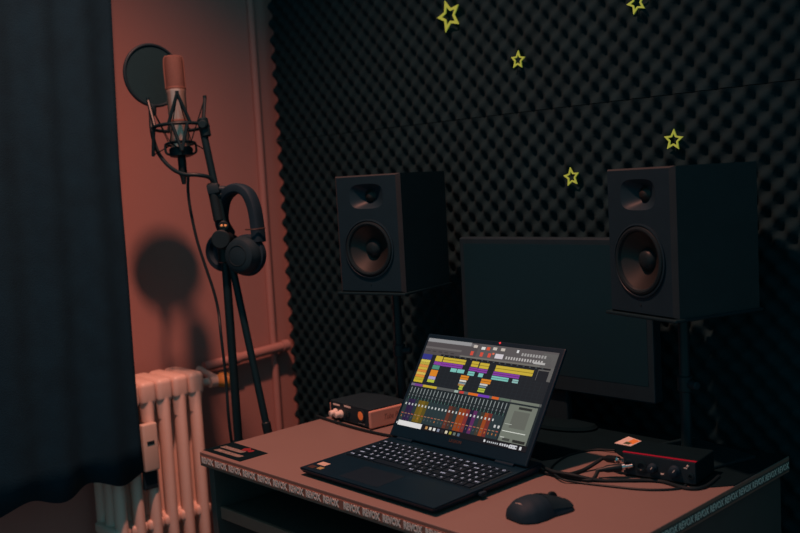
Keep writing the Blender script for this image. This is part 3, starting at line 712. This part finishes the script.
# leads in front of the interface
def lead(pts, r, label, zoff=0.0, smooth=True):
    bm = B(); tube(bm, [onz(x, y) + V((0, 0, r + z)) for x, y, z in pts], r, 9, 7)
    o = obj('cable', bm, m_cable, smooth=True); tag(o, label, 'cable', 'black leads on the desk'); return o
def jack_lead(sx, pts, label):
    s = IM @ V((sx, -0.004, IH * (.5 if sx > -.06 else .66))); d = (IM.to_3x3() @ V((0, -1, 0))).normalized()
    t = thing('jack_cable', label, 'cable', (s.x, s.y, DZ), 0, 'black leads on the desk')
    L = lambda v: V(v) - V((s.x, s.y, DZ))
    e = onz(*pts[0]) + V((0, 0, 0.016)); dd = (e - s).normalized()
    bm = B(); lathe(bm, [(0.0032, 0.0), (0.0032, 0.012), (0.0062, 0.013), (0.0062, 0.018)], 14, frame(L(s), dd)); obj('plug_tip', bm, m_chrome, t, True, 'bright metal plug collar')
    bm = B(); lathe(bm, [(0.0065, 0.018), (0.0070, 0.021), (0.0068, 0.044), (0.0042, 0.052), (0.0036, 0.064)], 14, frame(L(s), dd)); obj('plug_sleeve', bm, m_rubber, t, True)
    p0 = s + dd * 0.060; pp = [L(p0)] + [L(onz(x, y)) + V((0, 0, 0.0042)) for x, y in pts[1:]]
    bm = B(); tube(bm, pp, 0.0036, 9, 7); obj('lead', bm, m_cable, t, True)
jack_lead(-0.066, [(598, 466), (584, 472), (566, 477), (548, 475.5), (538, 471.5)], 'black jack lead plugged into the leftmost socket of the interface')
jack_lead(-0.048, [(605, 478), (592, 482), (577, 480.5), (560, 477.5), (545, 473.5)], 'black jack lead plugged into the second socket of the interface')
lead([(615, 453, .003), (594, 451, 0), (570, 456, 0), (555, 465, 0), (552, 474, .004), (562, 482.5, .004), (580, 484, 0), (606, 487, 0), (640, 490.5, 0), (662, 491, 0), (680, 489.5, 0), (686, 486, 0)], 0.0021, 'thin black cord looping on the desk in front of the interface')
lead([(541, 472, .010), (552, 477, .008), (570, 480.5, .008), (600, 482.2, 0), (630, 482.2, 0), (660, 483, 0), (686, 490, 0), (705, 488.5, 0), (719, 478, 0)], 0.0032, 'thicker black lead running along under the interface front')
# flat dark sheet that blackens the rear and right corner of the desk
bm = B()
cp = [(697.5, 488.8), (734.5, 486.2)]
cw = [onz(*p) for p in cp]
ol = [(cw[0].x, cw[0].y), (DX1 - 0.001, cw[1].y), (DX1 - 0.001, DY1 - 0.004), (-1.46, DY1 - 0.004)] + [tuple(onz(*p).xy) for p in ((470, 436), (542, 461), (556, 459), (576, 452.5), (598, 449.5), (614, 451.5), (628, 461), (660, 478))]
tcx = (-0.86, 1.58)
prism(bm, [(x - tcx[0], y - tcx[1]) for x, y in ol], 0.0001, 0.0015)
o = obj('dark_sheet', bm, m_dullblack); o.location = (tcx[0], tcx[1], DZ)
tag(o, 'flat black sheet covering the rear and right corner of the desk under the monitor', 'cloth')

# ------------------------------------------------------------------ microphone stand
D0 = 2.27
pv = P(224, 240, D0)
st = thing('microphone_stand', 'black boom microphone stand between the radiator and the desk', 'microphone stand', (pv.x, pv.y, 0))
SL_ = lambda v: V(v) - V((pv.x, pv.y, 0))
bm = B(); lathe(bm, [(0.125, 0), (0.128, 0.006), (0.120, 0.016), (0.04, 0.024), (0.018, 0.034)], 40); obj('base', bm, m_steel, st, True)
bm = B(); cyl(bm, (0, 0, 0.03), (0, 0, pv.z), 0.0105, 18); cyl(bm, (0, 0, 0.62), (0, 0, 0.69), 0.016, 18, 0, 0.003); obj('pole', bm, m_steel, st, True)
bt = P(203, 122, D0); bb = P(270.5, 436, D0 + 0.01); bdir = (bt - bb).normalized()
off = -FW * 0.024
bm = B(); cyl(bm, SL_(bb + off), SL_(bt + off), 0.0088, 16)
arm = obj('boom_arm', bm, m_steel, st, True)
bm = B(); cyl(bm, SL_(bb + off - bdir * 0.012), SL_(bb + off + bdir * 0.04), 0.011, 16, 0, 0.003); obj('end_cap', bm, m_rubber, arm, True)
bm = B(); cyl(bm, SL_(pv + V((0, 0, -0.055))), SL_(pv + V((0, 0, 0.0))), 0.0165, 20, 0, 0.003)
cyl(bm, SL_(pv + FW * 0.022), SL_(pv - FW * 0.045), 0.023, 24, 0, 0.003)
cyl(bm, SL_(P(213.5, 184, D0) + off), SL_(P(221, 222, D0) + off), 0.0125, 16, 0, 0.003); obj('clutch', bm, m_rubber, st, True)
bm = B()
for px in (221.8, 225.6): lathe(bm, [(0.0033, 0), (0.0033, 0.003), (0.002, 0.0042)], 12, frame(SL_(P(px, 225.8, D0 - 0.038)), -FW))
obj('clutch_screws', bm, m_brass, st, True, 'two small brassy screws')
bm = B(); cyl(bm, SL_(P(223.7, 226, D0 - 0.010)), SL_(P(223.7, 226, D0 - 0.038)), 0.0125, 16, 0, 0.002); obj('clutch_cap', bm, m_rubber, st, True)
bm = B(); cyl(bm, SL_(P(219, 197, D0) + off), SL_(P(241, 190.5, D0) + off - FW * 0.0), 0.006, 12, 0, 0.002); obj('hanging_peg', bm, m_steel, st, True)

# shock mount
mA = P(181.2, 152, D0); mB_ = P(172.8, 56.5, D0); max_ = (mB_ - mA).normalized()
mlen = (mB_ - mA).length
side = RI - max_ * RI.dot(max_); side.normalize(); front = max_.cross(side).normalized()   # front = away / towards camera axis
if front.dot(FW) > 0: front = -front
def mp(a, r, ang): return mA + max_ * a + (side * math.cos(ang) + front * math.sin(ang)) * r
smt = thing('shock_mount', 'black spider shock mount at the tip of the boom, gripping the microphone', 'shock mount', mA - max_ * 0.02)
SM = lambda v: V(v) - (mA - max_ * 0.02)
def ringpts(a, r, n=36): return [SM(mp(a, r, 2 * PI * k / n)) for k in range(n)]
bm = B(); tube(bm, ringpts(0.060, 0.062), 0.0042, 8, 0, closed=True)
for k in range(4):
    an = k * PI / 2 - 0.25
    top = mp(0.128, 0.067, an); bot = mp(-0.006, 0.066, an)
    for s in (-0.42, 0.42):
        tube(bm, [SM(mp(0.060, 0.062, an + s)), SM(top)], 0.0042, 8, 0)
        tube(bm, [SM(mp(0.060, 0.062, an + s * .7)), SM(bot)], 0.0042, 8, 0)
    cyl(bm, SM(top - max_ * 0.004), SM(top + max_ * 0.006), 0.0045, 10)
obj('outer_frame', bm, m_steel, smt, True)
bm = B(); lathe(bm, [(0.020, -0.012), (0.027, -0.010), (0.0285, 0.006), (0.0262, 0.010), (0.0240, 0.004), (0.0, -0.002)], 30, frame(SM(mA), max_)); tube(bm, ringpts(0.020, 0.034), 0.0032, 8, 0, closed=True)
for k in range(4):
    an = k * PI / 2 + 1.2
    tube(bm, [SM(mp(-0.006, 0.026, an)), SM(mp(0.0, 0.036, an)), SM(mp(0.020, 0.036, an))], 0.003, 8, 4)
obj('inner_cradle', bm, m_steel, smt, True)
bm = B()
for k in range(4):
    an = k * PI / 2 - 0.25; a2 = an + PI / 4
    tube(bm, [SM(mp(0.128, 0.067, an)), SM(mp(0.022, 0.035, a2)), SM(mp(0.128, 0.067, an + PI / 2))], 0.0014, 6, 0)
    tube(bm, [SM(mp(-0.004, 0.065, an)), SM(mp(0.020, 0.035, a2))], 0.0014, 6, 0)
obj('elastic_cord', bm, m_dullblack, smt, True)
bm = B(); sw = P(206, 127, D0) + off
tube(bm, [SM(mp(0.060, 0.062, 0.0)), SM(sw)], 0.008, 12, 0); cyl(bm, SM(sw - bdir * 0.028), SM(sw + bdir * 0.018), 0.0125, 16, 0, 0.003)
cyl(bm, SM(sw - FW * 0.02), SM(sw + FW * 0.02), 0.011, 16, 0, 0.003); obj('swivel', bm, m_steel, smt, True)

# microphone
mic = thing('microphone', 'satin metal condenser microphone standing in the shock mount', 'microphone', mA)
MF = frame((0, 0, 0), max_, side)
gl = mlen * 0.645
bm = B(); lathe(bm, [(0.0, 0.0), (0.0205, 0.0), (0.0222, 0.003), (0.0228, gl - 0.008), (0.0236, gl - 0.006), (0.0236, gl), (0.021, gl + 0.002)], 36, MF); obj('body', bm, m_mic, mic, True)
bm = B(); lathe(bm, [(0.0212, gl + 0.0005), (0.0226, gl + 0.002), (0.0226, mlen - 0.012), (0.0205, mlen - 0.003), (0.016, mlen), (0, mlen)], 36, MF, 0, 1.0, 0.86); gr = obj('grille', bm, m_grille, mic, True)
bm = B()
for an in (0.35, PI + 0.35): # frame strips over the grille
    pts = [MF @ V((0.0232 * math.cos(an), 0.0205 * math.sin(an), gl + 0.001)), MF @ V((0.0232 * math.cos(an), 0.0205 * math.sin(an), mlen - 0.010)), MF @ V((0.012 * math.cos(an), 0.010 * math.sin(an), mlen + 0.0012)), MF @ V((0, 0, mlen + 0.0016))]
    tube(bm, pts, 0.0018, 8, 6)
lathe(bm, [(0.0232, gl + 0.000), (0.0240, gl + 0.001), (0.0240, gl + 0.005), (0.0232, gl + 0.006)], 36, MF)
obj('grille_frame', bm, m_gframe, mic, True)
bm = B(); lathe(bm, [(0.0233, gl * .47), (0.0236, gl * .48), (0.0236, gl * .50), (0.0233, gl * .51)], 36, MF, cap=False); obj('band', bm, m_gframe, mic, True)

# cable from the microphone
x0 = mA - max_ * 0.012
cb = thing('microphone_cable', 'black cable hanging from the microphone to the stand pole', 'cable', x0)
XL = lambda v: V(v) - x0
bm = B(); lathe(bm, [(0.009, 0), (0.0100, 0.004), (0.0100, 0.040), (0.0065, 0.052), (0.0045, 0.066)], 18, frame(V((0, 0, 0)) - max_ * 0.0, -max_)); obj('connector', bm, m_rubber, cb, True)
pts = [(188.2, 176, D0), (188, 190, D0), (190.5, 210, D0), (197, 240, D0), (206, 268, D0), (214, 292, D0), (218.5, 312, D0), (221, 335, D0 - 0.02), (226, 380, D0 - 0.015), (230, 430, D0 - 0.018)]
cpts = [XL(P(*p)) for p in pts] + [XL((pv.x + 0.014, pv.y - 0.012, 0.45)), XL((pv.x + 0.014, pv.y - 0.012, 0.12)), XL((pv.x + 0.02, pv.y - 0.11, 0.028)), XL((pv.x + 0.02, pv.y - 0.18, 0.005)), XL((pv.x - 0.02, pv.y - 0.30, 0.004))]
bm = B(); tube(bm, cpts, 0.0036, 9, 7); obj('lead', bm, m_cable, cb, True)

# pop filter
pc = P(153, 75.5, D0 + 0.05)
nrm = (RI * 0.665 - FW * 0.745).normalized(); upv = (UP + RI * 0.02) - nrm * (UP + RI * 0.02).dot(nrm); upv.normalize(); sv = upv.cross(nrm)
pf = thing('pop_filter', 'round black pop filter on a gooseneck beside the microphone', 'pop filter', pc)
PFM = frame((0, 0, 0), nrm, sv)
bm = B(); lathe(bm, [(0.0, 0.0012), (0.072, 0.0012), (0.072, -0.0012), (0.0, -0.0012)], 56, PFM, cap=False); obj('mesh_screen', bm, m_mesh, pf)
bm = B(); tube(bm, [PFM @ V((0.0745 * math.cos(2 * PI * k / 64), 0.0745 * math.sin(2 * PI * k / 64), 0)) for k in range(64)], 0.0042, 10, 0, closed=True); obj('hoop', bm, m_black, pf, True)
PL = lambda v: V(v) - pc
lo = pc - upv * 0.077
bm = B(); tube(bm, [PL(lo), PL(P(150.8, 117, D0 + .045)), PL(P(152.5, 135, D0 + .03)), PL(P(158.5, 153, D0)), PL(P(170, 167, D0 - .03)), PL(P(183, 174, D0 - .05)), PL(P(198, 175, D0 - .05)), PL(P(210, 178, D0 - .035)), PL(P(215, 187, D0 - .024))], 0.0048, 10, 8); obj('gooseneck', bm, m_steel, pf, True)
bm = B(); cyl(bm, PL(lo + upv * 0.004), PL(lo - upv * 0.022), 0.0095, 14, 0, 0.002); obj('joint', bm, m_black, pf, True)
bm = B(); cc_ = P(215.8, 190, D0) + off; box(bm, -0.014, 0.014, -0.014, 0.014, -0.012, 0.012, 0.003, mx=frame(PL(cc_), bdir, RI)); cyl(bm, PL(cc_ + RI * 0.012), PL(cc_ + RI * 0.030), 0.008, 12, 0, 0.002); obj('clamp', bm, m_black, pf, True)

# headphones
hp0 = P(238, 188, D0 - 0.03)
hp = thing('headphones', 'black closed back headphones hanging by the band from the microphone stand', 'headphones', hp0)
HL = lambda v: V(v) - hp0
ca = P(242, 255.5, D0 - 0.065); cbk = P(229, 251, D0 + 0.055)
nf = (-FW * 0.86 - RI * 0.42 - UP * 0.05).normalized()
band = [(cbk + UP * 0.038), P(222, 222, D0 + 0.02), P(223.5, 202, D0 + 0.0), P(230, 191.5, D0 - 0.025), P(239, 188.5, D0 - 0.04), P(248, 193.5, D0 - 0.055), P(254, 207, D0 - 0.06), P(257, 224, D0 - 0.06), P(259, 242, D0 - 0.06)]
def strap(bm, pts, wv, hw, th):
    pts = smooth_pts(pts, 8); n_ = len(pts); rings = []
    for i, p in enumerate(pts):
        d = (pts[min(i + 1, n_ - 1)] - pts[max(i - 1, 0)]).normalized()
        w_ = (wv - d * wv.dot(d)).normalized(); u_ = d.cross(w_); ring = []
        for k in range(14):
            a = 2 * PI * k / 14; c_, s_ = math.cos(a), math.sin(a)
            ring.append(bm.verts.new(p + w_ * hw * math.copysign(abs(c_) ** .6, c_) + u_ * th * math.copysign(abs(s_) ** .6, s_)))
        rings.append(ring)
    for A_, B_ in zip(rings, rings[1:]):
        for k in range(14): bm.faces.new((A_[k], A_[(k + 1) % 14], B_[(k + 1) % 14], B_[k]))
    bm.faces.new(rings[0]); bm.faces.new(rings[-1])
bm = B(); strap(bm, [HL(p) for p in band[:9]], (FW * 0.8 + RI * 0.45), 0.018, 0.0125); obj('headband', bm, m_blacksoft, hp, True)
bm = B(); tube(bm, [HL(P(245.5, 229.5, D0 - .075)), HL(P(254, 229.5, D0 - .085)), HL(P(262, 228.5, D0 - .075)), HL(P(265, 228, D0 - 0.065))], 0.0018, 8, 6)
obj('slider_wire', bm, m_dimgrey, hp, True, 'grey metal slider edge')
for nm, c_, s_ in (('near', ca, 1), ('far', cbk, -1)):
    bm = B(); n_ = nf * s_
    lathe(bm, [(0.0, 0.016), (0.026, 0.0165), (0.034, 0.013), (0.0375, 0.005), (0.0405, -0.002), (0.0405, -0.010), (0.0, -0.010)], 36, frame(HL(c_), n_) @ M.Scale(1.12, 4)); cup = obj('ear_cup', bm, m_black, hp, True)
    bm = B(); lathe(bm, [(0.038, -0.010), (0.0435, -0.013), (0.0445, -0.022), (0.041, -0.030), (0.031, -0.031), (0.027, -0.022), (0, -0.018)], 36, frame(HL(c_), n_) @ M.Scale(1.12, 4)); obj('ear_pad', bm, m_blacksoft, cup, True)
    bm = B(); tube(bm, [HL(c_ + (UP * 0.020 + RI * 0.036 * s_) ), HL(c_ + UP * 0.042 + RI * 0.026 * s_), HL(c_ + UP * 0.055 + RI * 0.030 * s_)] if s_ > 0 else [HL(c_ + UP * 0.02), HL(c_ + UP * 0.05)], 0.005, 10, 6); obj('yoke', bm, m_black, hp, True)
    if s_ > 0:
        bm = B(); tube(bm, [frame(HL(c_), n_) @ V((0.024 * math.cos(2 * PI * k / 40), 0.024 * math.sin(2 * PI * k / 40), 0.0184)) for k in range(40)], 0.0012, 6, 0, closed=True); obj('cup_ring', bm, m_rubber, cup, True)

# ------------------------------------------------------------------ light
wd = bpy.data.worlds.new('dim room air'); sc.world = wd; wd.use_nodes = True
wd.node_tree.nodes['Background'].inputs['Color'].default_value = (0.25, 0.86, 1.0, 1)
wd.node_tree.nodes['Background'].inputs['Strength'].default_value = 0.20
for lx, ly, e in ((-1.39, 0.80, 222),):      # the ceiling lamp above the desk, outside the frame
    L = bpy.data.lights.new('ceiling lamp bulb', 'SPOT'); L.energy = e; L.color = (1.0, 0.38, 0.265); L.shadow_soft_size = 0.05
    L.spot_size = math.radians(103); L.spot_blend = 1.0
    lo_ = bpy.data.objects.new('ceiling_lamp_bulb', L); C.objects.link(lo_); lo_.location = (lx, ly, 2.94)

# ------------------------------------------------------------------ camera
cam = bpy.data.cameras.new('camera'); co = bpy.data.objects.new('camera', cam); C.objects.link(co)
cam.sensor_width = 36; cam.lens = FPX / 800 * 36; cam.clip_start = 0.02
bk = -FW
co.matrix_world = M(((RI.x, UP.x, bk.x, CAM.x), (RI.y, UP.y, bk.y, CAM.y), (RI.z, UP.z, bk.z, CAM.z), (0, 0, 0, 1)))
cam.dof.use_dof = True; cam.dof.focus_distance = 1.86; cam.dof.aperture_fstop = 3.2
sc.camera = co
vs_ = sc.view_settings
sc.display_settings.display_device = 'sRGB'
vs_.view_transform = 'Standard'; vs_.look = 'None'; vs_.exposure = 0.0; vs_.gamma = 1.0; vs_.use_curve_mapping = False
